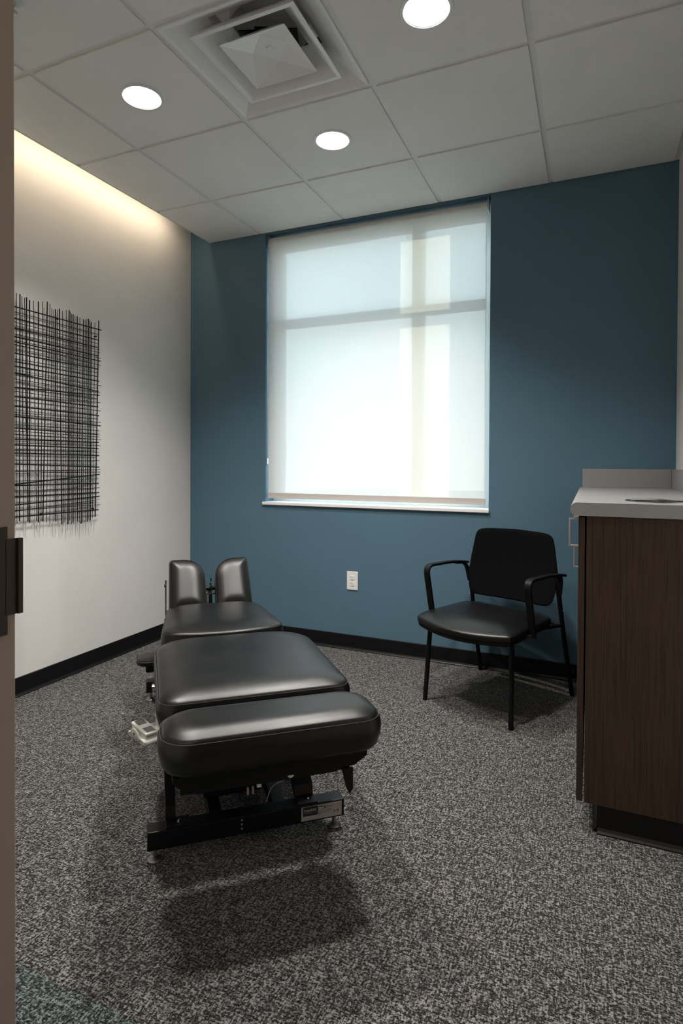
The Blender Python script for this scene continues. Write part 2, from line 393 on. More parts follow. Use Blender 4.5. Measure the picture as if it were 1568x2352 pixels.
# door frame in the front wall (the camera looks through it)
dr = empty('door_1', (DX0, RY, 0)); tag(dr, kind='structure')
def dl(bm): bmesh.ops.translate(bm, vec=(-DX0, -RY, 0), verts=bm.verts); return bm
link('jamb', dl(BX(DX0-.05, DX0, RY-.158, RY+.010, 0, DZ+.05)), M['frame_paint'], dr, bevel=.002)
link('jamb', dl(BX(DX1, DX1+.05, RY-.158, RY+.010, 0, DZ+.05)), M['frame_paint'], dr, bevel=.002)
link('head_rail', dl(BX(DX0, DX1, RY-.158, RY+.010, DZ, DZ+.05)), M['frame_paint'], dr, bevel=.002)
sp = dl(BX(DX0, DX0+.0016, RY-.055, RY-.002, .965, 1.095)); box(sp, 0, .0022, -.004, .016, .988, 1.080); box(sp, .0, .0055, .010, .016, .988, 1.080)
link('strike_plate', sp, M['bronze'], dr)

# window
win = empty('window_1', (WX0, .12, WZ0)); tag(win, kind='structure')
def wn_(bm): bmesh.ops.translate(bm, vec=(-WX0, -.12, -WZ0), verts=bm.verts); return bm
Y0, Y1 = .115, .165
link('sill', wn_(BX(WX0, WX1, -.001, Y0, WZ0-.02, WZ0)), M['sill'], win)
link('sill_nosing', wn_(BX(WX0-.012, WX1+.004, -.016, -.0005, WZ0-.02, WZ0)), M['sill'], win, bevel=.003)
for b in [(WX0, .682, Y0, Y1, WZ0, WZ1), (2.035, WX1, Y0, Y1, WZ0, WZ1), (.682, 2.035, Y0, Y1, 2.615, WZ1), (.682, 2.035, Y0, Y1, WZ0, .965)]:
    link('frame_rail', wn_(BX(*b)), M['alu'], win, bevel=.002)
link('mullion', wn_(BX(1.588, 1.664, Y0, Y1, .965, 2.615)), M['alu'], win, bevel=.002)
for a, b in ((.682, 1.588), (1.664, 2.035)): link('transom', wn_(BX(a, b, Y0, Y1, 2.092, 2.148)), M['alu'], win, bevel=.002)
for a, b in ((.682, 1.588), (1.664, 2.035)):
    for c, d in ((.965, 2.092), (2.148, 2.615)): link('pane', wn_(BX(a, b, .138, .142, c, d)), M['glass'], win)

# roller shade
rs = empty('roller_shade', (1.34, .04, WZ1)); tag(rs, 'translucent white roller shade pulled down over the window', 'shade')
def rl(bm): bmesh.ops.translate(bm, vec=(-1.34, -.04, -WZ1), verts=bm.verts); return bm
SX0, SX1, SY = .622, 2.056, .028
n = 14; q = NB(); c0 = (.052, 2.662); R_ = .026
pr = [(c0[0]-R_*math.cos(math.radians(a)), c0[1]+R_*math.sin(math.radians(a))) for a in range(-0, 181, 12)]
link('roller_tube', rl(lathe(NB(), [(R_, SX0), (R_, SX1)], 28, (0, c0[0], c0[1]), 'x')), mat('rolled_cloth', (.62, .60, .56), .9), rs, smooth=True)
ys = c0[0]-R_-.0006
cq = NB(); NX_, NZ_ = 2, 2
gv = [[cq.verts.new((SX0+(SX1-SX0)*i/NX_, ys, .952+(c0[1]-.952)*j/NZ_)) for i in range(NX_+1)] for j in range(NZ_+1)]
for j in range(NZ_):
    for i in range(NX_): cq.faces.new([gv[j][i], gv[j][i+1], gv[j+1][i+1], gv[j+1][i]])
link('shade_cloth', rl(cq), M['shade'], rs)
link('hem_bar', rl(BX(SX0, SX1, ys-.003, ys+.006, .936, .974)), mat('hem_cloth', (.52, .47, .44), .8), rs, bevel=.002)
for xx in (SX0-.008, SX1+.004):
    bq = NB(); prism(bq, [(.018, 2.700), (.022, 2.640), (.035, 2.620), (.066, 2.620), (.080, 2.645), (.080, 2.700)], 'x', xx, xx+.004)
    link('bracket', rl(bq), M['steel'], rs, bevel=.001)
link('drive_hub', rl(lathe(NB(), [(.019, SX0-.004), (.019, SX0-.0002)], 20, (0, c0[0], c0[1]), 'x')), M['trim_w'], rs)
ch = NB(); z = 2.66
tube(ch, [(SX0-.0062, .022, 2.66), (SX0-.0062, .022, 1.20)], .0011, 6); tube(ch, [(SX0-.0062, .034, 2.66), (SX0-.0062, .030, 1.20)], .0011, 6)
link('bead_chain', rl(ch), M['zinc'], rs)
link('chain_tensioner', rl(BX(SX0-.009, SX0-.003, .018, .034, 1.165, 1.205)), M['trim_w'], rs, bevel=.002)

# outdoors beyond the shade
tag(link('sun_blocker_outside', BX(2.20, 3.28, 1.38, 1.75, -.35, 6.5), M['blocker_coat']), kind='structure')  # unseen wall added to block sun from the wide pane and shape the patch
tag(link('ground_outside', BX(-12, 14, .21, 30, -.4, -.35), M['concrete']), kind='structure')

# ------------------------------------------------------------------ duplex outlet on the teal wall
ol = empty('wall_outlet', (1.248, 0, .436)); tag(ol, 'white duplex electrical outlet low on the teal wall', 'outlet')
link('cover_plate', BX(-.037, .037, -.006, 0, -.058, .058), M['plastic_w'], ol, bevel=.003)
for k, zz in enumerate((.020, -.020)):
    P = [(.0165*max(-.82, min(.82, math.cos(a)))/.82*1.0, zz+.0145*math.sin(a)) for a in [2*math.pi*i/28 for i in range(28)]]
    rc = link('receptacle', prism(NB(), P, 'y', -.0085, -.006), M['plastic_w'], ol, bevel=.001)
    sl = NB(); box(sl, -.0078, -.0058, -.0089, -.0084, zz+.001, zz+.009); box(sl, -.0105, -.0058, -.0089, -.0084, zz+.0042, zz+.0060)
    box(sl, .0055, .0073, -.0089, -.0084, zz+.001, zz+.008); lathe(sl, [(.0024, -.0089), (.0024, -.0084)], 12, (0, 0, zz-.0065), 'y')
    link('slot', sl, M['ink'], rc)
link('screw', lathe(NB(), [(.0022, -.0068), (.0022, -.006)], 12, (0, 0, 0), 'y'), M['steel'], ol)

# ------------------------------------------------------------------ downlights, vent, sprinkler
def downlight(x, y, label, k=1.0):
    o = empty('downlight', (x, y, H)); tag(o, label, 'ceiling light', 'round recessed downlights')
    link('trim_ring', lathe(NB(), [(.076, -.003), (.079, -.0095), (.090, -.0095), (.0935, -.0055), (.0935, -.005)], 40, caps=False), M['trim_w'], o, smooth=True)
    link('reflector', lathe(NB(), [(.0755, .02), (.0757, -.004), (.0765, -.006)], 40, caps=False), M['trim_w'], o, smooth=True)
    link('lens', lathe(NB(), [(.0001, .000), (.0755, .000)], 40, caps=False), M['lens'], o)
    l = light('downlight_lamp', 'SPOT', (0, 0, -.012), CAN_E*k, CAN); l.parent = o
    l.data.spot_size = math.radians(118); l.data.spot_blend = .85; l.data.shadow_soft_size = .055
downlight(*CANS[0], 'round white downlight nearest the white wall with the rod sculpture')
downlight(*CANS[1], 'round white downlight between the air vent and the window')
downlight(*CANS[2], 'round white downlight on the cabinet side of the air vent, largest in view')
downlight(*CANS[3], 'round white downlight on the doorway side of the air vent', .55)

vt = empty('air_vent', (1.4855, -1.469, H)); tag(vt, 'square white ceiling air vent with nested louvres', 'vent')
def sqloop(bm, h, z, rot=0, r=0):
    return [bm.verts.new((h*sx_, h*sy_, z)) for sx_, sy_ in ((-1, -1), (1, -1), (1, 1), (-1, 1))]
def sqrings(bm, prof):
    L = [sqloop(bm, h, z) for h, z in prof]
    for A, B in zip(L, L[1:]):
        for k in range(4): bm.faces.new([A[k], A[(k+1) % 4], B[(k+1) % 4], B[k]])
    return bm
link('outer_frame', sqrings(NB(), [(.293, .004), (.293, -.006), (.288, -.0075), (.278, -.003), (.258, .012), (.225, .038), (.190, .062), (.165, .085), (.150, .11)]), M['vent'], vt, bevel=.001)
link('louvre', sqrings(NB(), [(.209, -.0075), (.211, -.006), (.202, .010), (.172, .044), (.135, .075), (.112, .088), (.110, .088), (.132, .070), (.160, .038), (.180, .008), (.188, -.001), (.196, -.0065), (.209, -.0075)]), M['vent'], vt)
cc = NB(); O4 = sqloop(cc, .136, -.007); O5 = sqloop(cc, .134, -.003)
I4 = [cc.verts.new((.074*math.cos(a), .074*math.sin(a), .034)) for a in [math.radians(-90+90*k) for k in range(4)]]
for k in range(4):
    cc.faces.new([O4[k], O4[(k+1) % 4], I4[k]]); cc.faces.new([O4[(k+1) % 4], I4[(k+1) % 4], I4[k]])
cc.faces.new(I4); B4 = sqloop(cc, .06, .065)
for k in range(4): cc.faces.new([O4[k], O5[k], O5[(k+1) % 4], O4[(k+1) % 4]]); cc.faces.new([O5[k], B4[k], B4[(k+1) % 4], O5[(k+1) % 4]])
cc.faces.new(B4)
link('centre_cone', cc, M['vent'], vt, bevel=.0015)
link('screw_cap', lathe(NB(), [(.012, .030), (.014, .0345)], 20), M['vent'], vt)
dk = NB(); lathe(dk, [(.150, .10), (.150, .25)], 28, caps=False); bq = [dk.verts.new(p) for p in ((-.29, -.29, .25), (.29, -.29, .25), (.29, .29, .25), (-.29, .29, .25))]; dk.faces.new(bq)
link('duct_collar', dk, M['tee'], vt)
dm = NB(); box(dm, -.06, .06, .02, .024, .06, .13, Matrix.Rotation(math.radians(25), 4, 'Z')); box(dm, -.11, -.02, -.05, .04, .066, .07, Matrix.Rotation(math.radians(20), 4, 'Z')); box(dm, .03, .11, -.05, .05, .066, .07, Matrix.Rotation(math.radians(20), 4, 'Z'))
link('damper', dm, M['black_m'], vt)

sk = empty('sprinkler_head', (.845, -2.055, H-.004)); tag(sk, 'small white and chrome fire sprinkler on the ceiling near the door', 'sprinkler')
link('escutcheon', lathe(NB(), [(.040, 0), (.038, -.006), (.026, -.010), (.022, -.010)], 28, caps=True), M['trim_w'], sk, smooth=True)
link('nozzle', lathe(NB(), [(.012, -.010), (.010, -.028), (.004, -.030)], 16), M['chrome'], sk, smooth=True)
df_ = NB(); lathe(df_, [(.006, -.040), (.017, -.041), (.017, -.043), (.006, -.044)], 20)
for a in (0, math.pi): tube(df_, [(.010*math.cos(a), .010*math.sin(a), -.012), (.013*math.cos(a), .013*math.sin(a), -.03), (.006*math.cos(a), .006*math.sin(a), -.041)], .0022, 6)
link('deflector', df_, M['chrome'], sk, smooth=True)

# ------------------------------------------------------------------ cabinet run
CE = -1.385; FX = 2.577
cab = empty('base_cabinet', (2.8, CE, 0)); tag(cab, 'dark walnut base cabinet with grey counter against the right wall', 'cabinet')
def cb_(bm): bmesh.ops.translate(bm, vec=(-2.8, -CE, 0), verts=bm.verts); return bm
CB, CT = .091, 1.009
link('side_panel', cb_(BX(2.601, RW-.002, CE, CE+.018, CB, CT)), M['wood'], cab, bevel=.001)
car = NB(); box(car, 2.603, RW-.002, CE+.018, -.022, CB, CB+.018); box(car, RW-.012, RW-.002, CE+.018, -.022, CB, CT); box(car, 2.603, RW-.012, -.022, -.004, CB, CT)
for yy in (-.93, -.47): box(car, 2.603, RW-.012, yy-.009, yy+.009, CB+.018, CT)
link('carcass', cb_(car), M['wood'], cab)
def pull(y, z0, z1, parent, horiz=None):
    b = NB()
    if horiz is None: P = [(FX-.0005, y, z1-.003), (FX-.027, y, z1-.003), (FX-.027, y, z0+.003), (FX-.0005, y, z0+.003)]
    else: P = [(FX-.0005, y-horiz, z0), (FX-.027, y-horiz, z0), (FX-.027, y+horiz, z0), (FX-.0005, y+horiz, z0)]
    t_ = .0032
    if horiz is None:
        prism(b, [(FX-.0002, z1), (FX-.030, z1), (FX-.030, z0), (FX-.0002, z0), (FX-.0002, z0+2*t_), (FX-.030+2*t_, z0+2*t_), (FX-.030+2*t_, z1-2*t_), (FX-.0002, z1-2*t_)], 'y', y-.005, y+.005)
    else:
        prism(b, [(FX-.0002, y+horiz), (FX-.030, y+horiz), (FX-.030, y-horiz), (FX-.0002, y-horiz), (FX-.0002, y-horiz+2*t_), (FX-.030+2*t_, y-horiz+2*t_), (FX-.030+2*t_, y+horiz-2*t_), (FX-.0002, y+horiz-2*t_)], 'z', z0-.005, z0+.005)
    link('handle', cb_(b), M['steel'], parent, bevel=.001)
for k, (y0, y1) in enumerate(((CE+.002, -.932), (-.928, -.472), (-.468, -.008))):
    if k != 1:
        d_ = link('door', cb_(BX(FX, FX+.019, y0, y1, CB+.002, CT-.004)), M['wood_edge'], cab, bevel=.001)
        pull(y0+.06 if k == 0 else y1-.05, .902, .996, d_)
    else:
        d_ = link('door', cb_(BX(FX, FX+.019, y0, y1, CB+.002, .862)), M['wood_edge'], cab, bevel=.001); pull(-.72, .735, .829, d_)
        d_ = link('drawer', cb_(BX(FX, FX+.019, y0, y1, .866, CT-.004)), M['wood_edge'], cab, bevel=.001); pull(-.70, .952, .952, d_, .05)
tk = NB(); box(tk, 2.642, RW-.002, CE+.012, -.016, 0, CB)
link('toe_kick', cb_(tk), M['rubber'], cab)
tb = NB(); prism(tb, [(CE+.012-x, z) for x, z in [(0, 0), (.016, 0), (.015, .004), (.009, .009), (.004, .017), (.002, .085), (0, .0905)]], 'x', 2.640, RW-.003)
link('cove_base', cb_(tb), M['rubber'], cab)
tb = NB(); prism(tb, [(2.641-x, z) for x, z in [(0, 0), (.014, 0), (.013, .004), (.008, .009), (.004, .017), (.002, .085), (0, .0905)]], 'y', CE+.010, -.016)
link('cove_base', cb_(tb), M['rubber'], cab)
CY = -1.397; Z0, Z1 = 1.010, 1.052
ct = empty('countertop', (2.8, CY, Z0)); tag(ct, 'pale grey laminate countertop with rounded front edge and low splash', 'countertop')
def cl(bm): bmesh.ops.translate(bm, vec=(-2.8, -CY, -Z0), verts=bm.verts); return bm
GC, GR = (2.828, -1.205), .098
hz = (Z1+Z0)/2; rr = (Z1-Z0)/2; nose = [(2.552+rr-rr*math.cos(math.radians(a)), hz+rr*math.sin(math.radians(a))) for a in range(-90, 91, 12)]
slab = NB(); ends = []
prof = nose+[(GC[0]-.11, Z1)]+[(GC[0]-.11, Z0)]
prism(slab, prof, 'y', CY, -.002)                                           # front strip with bullnose
an = annulus_tile(GC[0]-.11, RW-.002, CY, GC[1]+.115, Z0, Z1, GC, GR, 32)   # bay with the round cut-out
tmp = bpy.data.meshes.new('t'); an.to_mesh(tmp); an.free(); slab.from_mesh(tmp); bpy.data.meshes.remove(tmp)
box(slab, GC[0]-.11, RW-.002, GC[1]+.115, -.002, Z0, Z1)
link('slab', cl(slab), M['counter'], ct)
link('backsplash', cl(BX(2.571, 2.984, -.020, -.001, Z1, 1.150)), M['counter'], ct, bevel=.001)
link('backsplash', cl(BX(2.985, RW-.001, CY, -.001, Z1, 1.150)), M['counter'], ct, bevel=.001)
gm = lathe(NB(), [(GR-.001, -.09), (GR-.004, -.088), (GR-.004, .0), (GR-.001, .003), (GR+.010, .003), (GR+.013, .0005), (GR+.013, .0002), (GR-.001, .0002)], 48, (GC[0], GC[1], Z1), caps=False)
link('grommet_ring', cl(gm), M['chrome'], ct, smooth=True, label='polished metal ring around the waste hole')

# ------------------------------------------------------------------ armchair
OX, OY = 2.083, -.657
chr_ = empty('armchair', (OX, OY, 0), math.atan2(-.3592, .9333)); tag(chr_, 'black guest armchair with fabric back in front of the teal wall', 'chair')
def leg(pts, r=.0115): return link('leg', tube(NB(), pts, r, 12), M['black_m'], chr_, smooth=True)
for s in (-1, 1): leg([(s*.231, 0, .0), (s*.218, .028, .405)])
for s in (-1, 1): leg(fillet([(s*.262, .576, .0), (s*.252, .480, .36), (s*.243, .432, .600), (s*.225, .444, .66)], .05))
# underframe
uf = NB()
for s in (-1, 1): tube(uf, [(s*.218, .028, .405), (s*.225, .25, .395), (s*.252, .478, .375)], .009, 10)
tube(uf, [(-.218, .03, .400), (.218, .03, .400)], .009, 10); tube(uf, [(-.25, .470, .378), (.25, .470, .378)], .008, 10)
link('underframe', uf, M['black_m'], chr_, smooth=True)
# seat outline: bowed front edge
P = []
for k in range(25):
    t = -1+2*k/24; P.append((t*.250, -.045-.062*(1-t*t)+.0*t))
P = [(-.262, .03)]+[(-.260, .0)]+P+[(.260, .0), (.262, .03)]+[(.245, .36), (.225, .395), (.19, .41), (-.19, .41), (-.225, .395), (-.245, .36)]
sb = NB(); cushion(sb, resample(P, 110), .405, .430, crown=.022, bot_r=.006, D=.14, bulge=.001)
for v in sb.verts:                                                         # waterfall front
    if v.co.y < .05: v.co.z -= .018*min(1, (.05-v.co.y)/.15)**1.6
link('seat', sb, M['vinyl'], chr_, smooth=True)
sh = NB(); Q = resample([(x*.985, .17+(y-.17)*.985) for x, y in P], 110)
cushion(sh, Q, .383, .404, crown=.001, bot_r=.010, D=.05, bulge=.0)
for v in sh.verts:
    if v.co.y < .05: v.co.z -= .018*min(1, (.05-v.co.y)/.15)**1.6
link('seat_pan', sh, M['black_p'], chr_, smooth=True)
# backrest: curved thin pad
def back_pt(u, v):          # u -1..1 across, v 0..1 up
    z = .470+.352*v; wd = .226+.022*math.sin(min(1, v/.42)*math.pi/2) - .034*max(0, v-.42)/.58
    y = .418+.050*v+.012*math.sin(v*math.pi) - .030*u*u
    return Vector((u*wd, y, z))
def superel(n=120, p=13, q=11):
    out = []
    for k in range(n):
        a = 2*math.pi*k/n; c, s = math.cos(a), math.sin(a)
        out.append((math.copysign(abs(c)**(2/p), c), math.copysign(abs(s)**(2/q), s)))
    return out
bk = NB(); SE = superel(); layers = [(.0, 0), (.35, 0), (.65, 0), (.85, 0), (.96, -.0), (1.0, .006), (1.0, .012), (.97, .018), (.85, .022), (.5, .024), (0, .024)]
prev = None; first = None
for sc_, off in layers:
    if sc_ == 0:
        c_ = back_pt(0, .5); vtx = bk.verts.new((c_.x, c_.y+off-.004*0, c_.z))
        if prev is None: cv = vtx; prev = 'c'
        else:
            for k in range(len(SE)): bk.faces.new([prev[k], prev[(k+1) % len(SE)], vtx])
        continue
    rg = []
    for a, b in SE:
        v_ = .5+.5*b*sc_; droop = -.02*(0)  # level
        p_ = back_pt(a*sc_, v_); rg.append(bk.verts.new((p_.x, p_.y+off, p_.z+.010*(1-(a*sc_)**2)*(b > 0)*abs(b)*sc_)))
    if prev == 'c':
        for k in range(len(SE)): bk.faces.new([cv, rg[k], rg[(k+1) % len(SE)]])
    else:
        for k in range(len(SE)): bk.faces.new([prev[k], prev[(k+1) % len(SE)], rg[(k+1) % len(SE)], rg[k]])
    prev = rg
link('backrest', bk, M['fabric'], chr_, smooth=True)
# arms: flat strip up from the seat, over and down into the back leg
def strip(pts, w, th, bm):
    pts = [Vector(p) for p in pts]; R = []
    for i, p in enumerate(pts):
        t = (pts[min(i+1, len(pts)-1)]-pts[max(i-1, 0)]).normalized(); n_ = Vector((1, 0, 0)).cross(t).normalized()
        wi = w[i] if isinstance(w, list) else w
        R.append([bm.verts.new(p+Vector((sx_*wi/2, 0, 0))+n_*sy_*th/2) for sx_, sy_ in ((-1, -1), (1, -1), (1, 1), (-1, 1))])
    for A, B in zip(R, R[1:]):
        for k in range(4): bm.faces.new([A[k], A[(k+1) % 4], B[(k+1) % 4], B[k]])
    bm.faces.new(R[0][::-1]); bm.faces.new(R[-1]); return bm
for s in (-1, 1):
    x = s*.272
    a = fillet([(x, .118, .392), (x, .058, .655), (x, .30, .650), (x, .440, .632)], [.050, .12], 8)
    link('armrest', strip(a, .032, .012, NB()), M['black_p'], chr_, smooth=True, bevel=.002)
    a = fillet([(x, .33, .640), (x*.98, .425, .632), (s*.252, .440, .53)], [.06], 8)
    link('arm_bracket', strip(a, .020, .014, NB()), M['black_p'], chr_, smooth=True, bevel=.002)
    link('bolt', lathe(NB(), [(.004, s*.262), (.004, s*.266)], 10, (0, .46, .45), 'x'), M['steel'], chr_)
    lw = NB(); tube(lw, [(s*.218, .06, .397), (x, .105, .400)], .008, 8); link('arm_mount', lw, M['black_m'], chr_, smooth=True)

# ------------------------------------------------------------------ adjusting table
TH = math.radians(41.5)
tbl = empty('treatment_table', (1.65, -1.865, 0), TH); tag(tbl, 'long low black vinyl treatment table with split headrest and steel base', 'table')
def pad(name, w0, w1, y0, y1, z0, z1, r, crown=.02, bot_r=.02, D=.07, cx=0, M4=None, bulge=.006, near_bow=0, sag=0):
    P = rrect(w0, w1, y0, y1, r)
    if near_bow:
        P = [(x, y-near_bow*max(0, 1-(x/w0)**2)*max(0, 1-(y-y0)/(.5*(y1-y0)))) for x, y in P]
    P = [(x+cx, y) for x, y in P]
    bm = NB(); loop = cushion(bm, P, z0, z1, crown, bot_r, D, bulge)
    loop = [l+Vector((0, 0, .0)) for l in loop]
    if M4: bmesh.ops.transform(bm, matrix=M4, verts=bm.verts); loop = [M4 @ l for l in loop]
    o = link(name, bm, M['vinyl'], tbl, smooth=True)
    sm = NB(); tube(sm, loop, .0009, 6, closed=True); link('seam', sm, M['thread'], o, smooth=True)
    return o
def tiltx(py, pz, ang): return Matrix.Translation((0, py, pz)) @ Matrix.Rotation(ang, 4, 'X') @ Matrix.Translation((0, -py, -pz))
pad('foot_cushion', .287, .287, -.368, -.168, .405, .497, (.075, .06, .07, .08), crown=.021, bot_r=.028, D=.06, cx=.014)
c2 = pad('pelvic_cushion', .285, .285, -.118, .50, .405, .497, (.05, .05, .13, .12), crown=.022, bot_r=.028, D=.10, cx=.012)
c1 = pad('chest_cushion', .248, .205, .578, 1.045, .400, .500, (.05, .05, .09, .09), crown=.020, bot_r=.02, D=.13, cx=.0, near_bow=.045)
# small seam joint on the near side of the pelvic cushion
link('seam_joint', BX(.004, .0065, -.1235, -.121, .430, .497), M['thread'], c2)
# headrest: two separate upright halves
HA = math.radians(55)
for s in (-1, 1):
    Mh = Matrix.Translation((-.111 if s < 0 else .108, 1.085, .446)) @ Matrix.Rotation(HA, 4, 'X')
    r_in, r_out = .095, .014
    rad = (.02, .02, r_in, r_out) if s < 0 else (.02, .02, r_out, r_in)
    P = rrect(.088, .082, 0, .262, rad); P = [(x-s*.004*y/.268*-1*0, y) for x, y in P]
    bm = NB(); loop = cushion(bm, P, 0, .052, .020, .012, .07, .003)
    bmesh.ops.transform(bm, matrix=Mh, verts=bm.verts); h_ = link('headrest_pad', bm, M['vinyl'], tbl, smooth=True)
    
    bd = NB(); prism(bd, rrect(.080, .072, .006, .225, .03), 'z', -.012, 0.0); bmesh.ops.transform(bd, matrix=Mh, verts=bd.verts); link('headrest_board', bd, M['black_m'], tbl)
    br = NB(); xo = -.098 if s < 0 else -.100
    box(br, xo-.003, xo, -.03, .17, -.030, -.005); tube(br, [(xo-.004, .005, -.018), (xo-.002, .16, .008), (xo-.002, .172, .018)], .003, 8)
    lathe(br, [(.009, xo-.012), (.009, xo)], 14, (0, -.02, -.016), 'x'); lathe(br, [(.007, xo-.010), (.007, xo)], 14, (0, .150, .004), 'x')
    bmesh.ops.transform(br, matrix=Mh, verts=br.verts); link('headrest_bracket', br, M['black_m'], tbl)
hr = NB(); tube(hr, [(-.19, 1.175, .545), (.19, 1.175, .545)], .011, 12); link('headrest_crossbar', hr, M['black_m'], tbl, smooth=True)
hr = NB(); tube(hr, [(-.15, 1.165, .522), (.15, 1.165, .522)], .006, 12); link('chrome_rod', hr, M['chrome'], tbl, smooth=True)
hb = NB(); box(hb, -.10, .10, 1.00, 1.12, .37, .41); box(hb, -.012, .004, 1.09, 1.18, .40, .535, None); link('headrest_carrier', hb, M['black_m'], tbl, bevel=.003)
# boards under cushions
bd = NB(); prism(bd, [(-.245, .404), (.262, .404), (.262, .388), (.225, .366), (-.215, .366), (-.245, .388)], 'y', -.335, -.15); link('foot_board', bd, M['black_p'], tbl, bevel=.002)
bd = NB(); prism(bd, [(-.24, .404), (.26, .404), (.255, .375), (-.235, .375)], 'y', -.10, .49); link('pelvic_board', bd, M['black_p'], tbl, bevel=.002)
bd = NB(); prism(bd, [(-.19, .411), (.19, .411), (.185, .385), (-.185, .385)], 'y', .58, 1.02); link('chest_board', bd, M['black_p'], tbl, bevel=.002)
# subframe
sf = NB()
for s in (-1, 1): box(sf, s*.205-.02, s*.205+.02, -.30, 1.02, .340, .366)
for yy in (-.30, .05, .55, .98): box(sf, -.185, .185, yy, yy+.04, .342, .366)
box(sf, -.19, .19, -.302, -.292, .338, .366)
link('subframe', sf, M['black_m'], tbl, bevel=.002)
tb_ = NB(); prism(tb_, [(.200, .345), (.232, .345), (.232, .285), (.222, .275), (.214, .290)], 'y', -.306, -.300); link('lock_tab', tb_, M['black_m'], tbl)
# foot beams with levelling feet
for nm, yb in (('near', -.036), ('far', 1.19)):
    bmx = BX(-.302, .300, yb, yb+.052, .045, .100)
    be = link('foot_beam', bmx, M['black_m'], tbl, bevel=.003)
    for xx in (-.280, .276):
        g = lathe(NB(), [(.021, 0), (.022, .004), (.016, .010), (.008, .013), (.0065, .014), (.0065, .045)], 24, (xx, yb+.030, 0)); link('levelling_foot', g, M['zinc'], tbl, smooth=True)
rl_ = NB()
for s in (-1, 1): box(rl_, s*.10-.02, s*.10+.02, .016, 1.19, .050, .092)
link('base_rail', rl_, M['black_m'], tbl, bevel=.002)
# scissor arms leaning back from the beam, each with a flange bolted on the beam top
for s, xa, xb in ((-1, -.250, -.180), (1, .148, .212)):
    fg = NB(); box(fg, xa, xb, -.034, .016, .1001, .1045); link('arm_flange', fg, M['black_m'], tbl, bevel=.001)
    ar = NB(); w = .030 if s < 0 else .062
    a0 = xa if s < 0 else xa+.0
    prism(ar, [(.012, .104), (.022, .100), (.40, .325), (.36, .338), (.02, .135)], 'x', a0, a0+w)
    link('scissor_arm', ar, M['black_m'], tbl, bevel=.002)
    sc = lathe(NB(), [(.0065, .1045), (.0065, .107), (.004, .109)], 14, ((xa+xb)/2+.004, -.012, 0)); link('screw', sc, M['chrome'], tbl, smooth=True)
for k in range(3): link('rivet', lathe(NB(), [(.0028, -.0385), (.0028, -.036)], 10, (-.028, 0, .090-.013*k), 'y'), M['steel'], tbl)
# lift mechanism in the middle
mt = NB(); box(mt, -.13, .06, .10, .36, .095, .24); box(mt, -.16, .12, .12, .15, .24, .33); link('motor_housing', mt, M['black_p'], tbl, bevel=.006)
mt = lathe(NB(), [(.030, .03), (.032, .05), (.032, .16), (.026, .17)], 20, (.02, 0, .27), 'y'); link('motor', mt, M['black_m'], tbl, smooth=True)
cn = NB(); box(cn, .030, .043, .025, .035, .146, .163); link('white_connector', cn, M['pedal_w'], tbl, label='small white plug under the table')
for xx in (.002, .018):
    cn = NB(); box(cn, xx-.004, xx+.002, .025, .034, .128, .150); link('spring_clip', cn, M['tag'], tbl)
cn = lathe(NB(), [(.0012, -.3045), (.009, -.3045), (.009, -.3025)], 18, (.058, 0, .352), 'y'); link('stop_button', cn, M['pedal_w'], tbl)
wr = NB(); tube(wr, fillet([(.150, .04, .185), (.125, .02, .160), (.075, .02, .150), (.058, .019, .1005)], .05, 8), .0013, 6); link('wire', wr, M['tag'], tbl)
# arm pads low at each side of the chest section
for s in (-1, 1):
    P = [(x, y) for x, y in rrect(.050, .050, .76, .90, .04)]
    P = [(x+s*.292, y) for x, y in P]
    bm = NB(); lp = cushion(bm, P, .316, .338, .008, .010, .04, .003); ap = link('arm_pad', bm, M['vinyl'], tbl, smooth=True)
    sm = NB(); tube(sm, lp, .001, 6, closed=True); link('seam', sm, M['thread'], ap)
    br = NB(); box(br, *sorted((s*.20, s*.305)), .77, .84, .288, .3155); link('arm_pad_bracket', br, M['black_p'], tbl, bevel=.006)
rs_ = lathe(NB(), [(.020, -.275), (.020, -.265), (.0165, -.265), (.0165, -.255), (.020, -.255), (.020, -.245)], 18, (0, 1.17, .075), 'x'); link('end_coupling', rs_, M['chrome'], tbl, smooth=True)
# printed tag on the beam
FYT = -.0362
tg = link('name_tag', BX(.158, .291, FYT-.0010, FYT, .0505, .0945), M['tag'], tbl, label='silver printed tag on the foot beam')
def T2(x, z): return Matrix.Translation((x, FYT-.0012, z)) @ Matrix.Rotation(math.pi/2, 4, 'X')
link('print_block', BX(.163, .2125, FYT-.0013, FYT-.0010, .0650, .0935), M['ink'], tg)
text_mesh('lettering', 'TradeFLEX', .0090, mat('tag_letters', (.62, .58, .55), .5), tg, Matrix.Translation((.1655, FYT-.0016, .0795)) @ Matrix.Rotation(math.pi/2, 4, 'X'), .0001)
text_mesh('lettering', 'Traditional Flexion', .0038, M['tag'], tg, Matrix.Translation((.1650, FYT-.0016, .0735)) @ Matrix.Rotation(math.pi/2, 4, 'X'))
text_mesh('lettering', 'Table', .0038, M['blue_ink'], tg, Matrix.Translation((.2005, FYT-.0016, .0735)) @ Matrix.Rotation(math.pi/2, 4, 'X'))
text_mesh('lettering', 'Chiro', .0085, M['ink'], tg, Matrix.Translation((.2400, FYT-.0012, .0820)) @ Matrix.Rotation(math.pi/2, 4, 'X'))
text_mesh('lettering', 'X', .0135, M['ink'], tg, Matrix.Translation((.2300, FYT-.0012, .0800)) @ Matrix.Rotation(math.pi/2, 4, 'X'), .0003)
text_mesh('lettering', 'CE', .0065, M['ink'], tg, Matrix.Translation((.2140, FYT-.0012, .0640)) @ Matrix.Rotation(math.pi/2, 4, 'X'))
pl = NB()
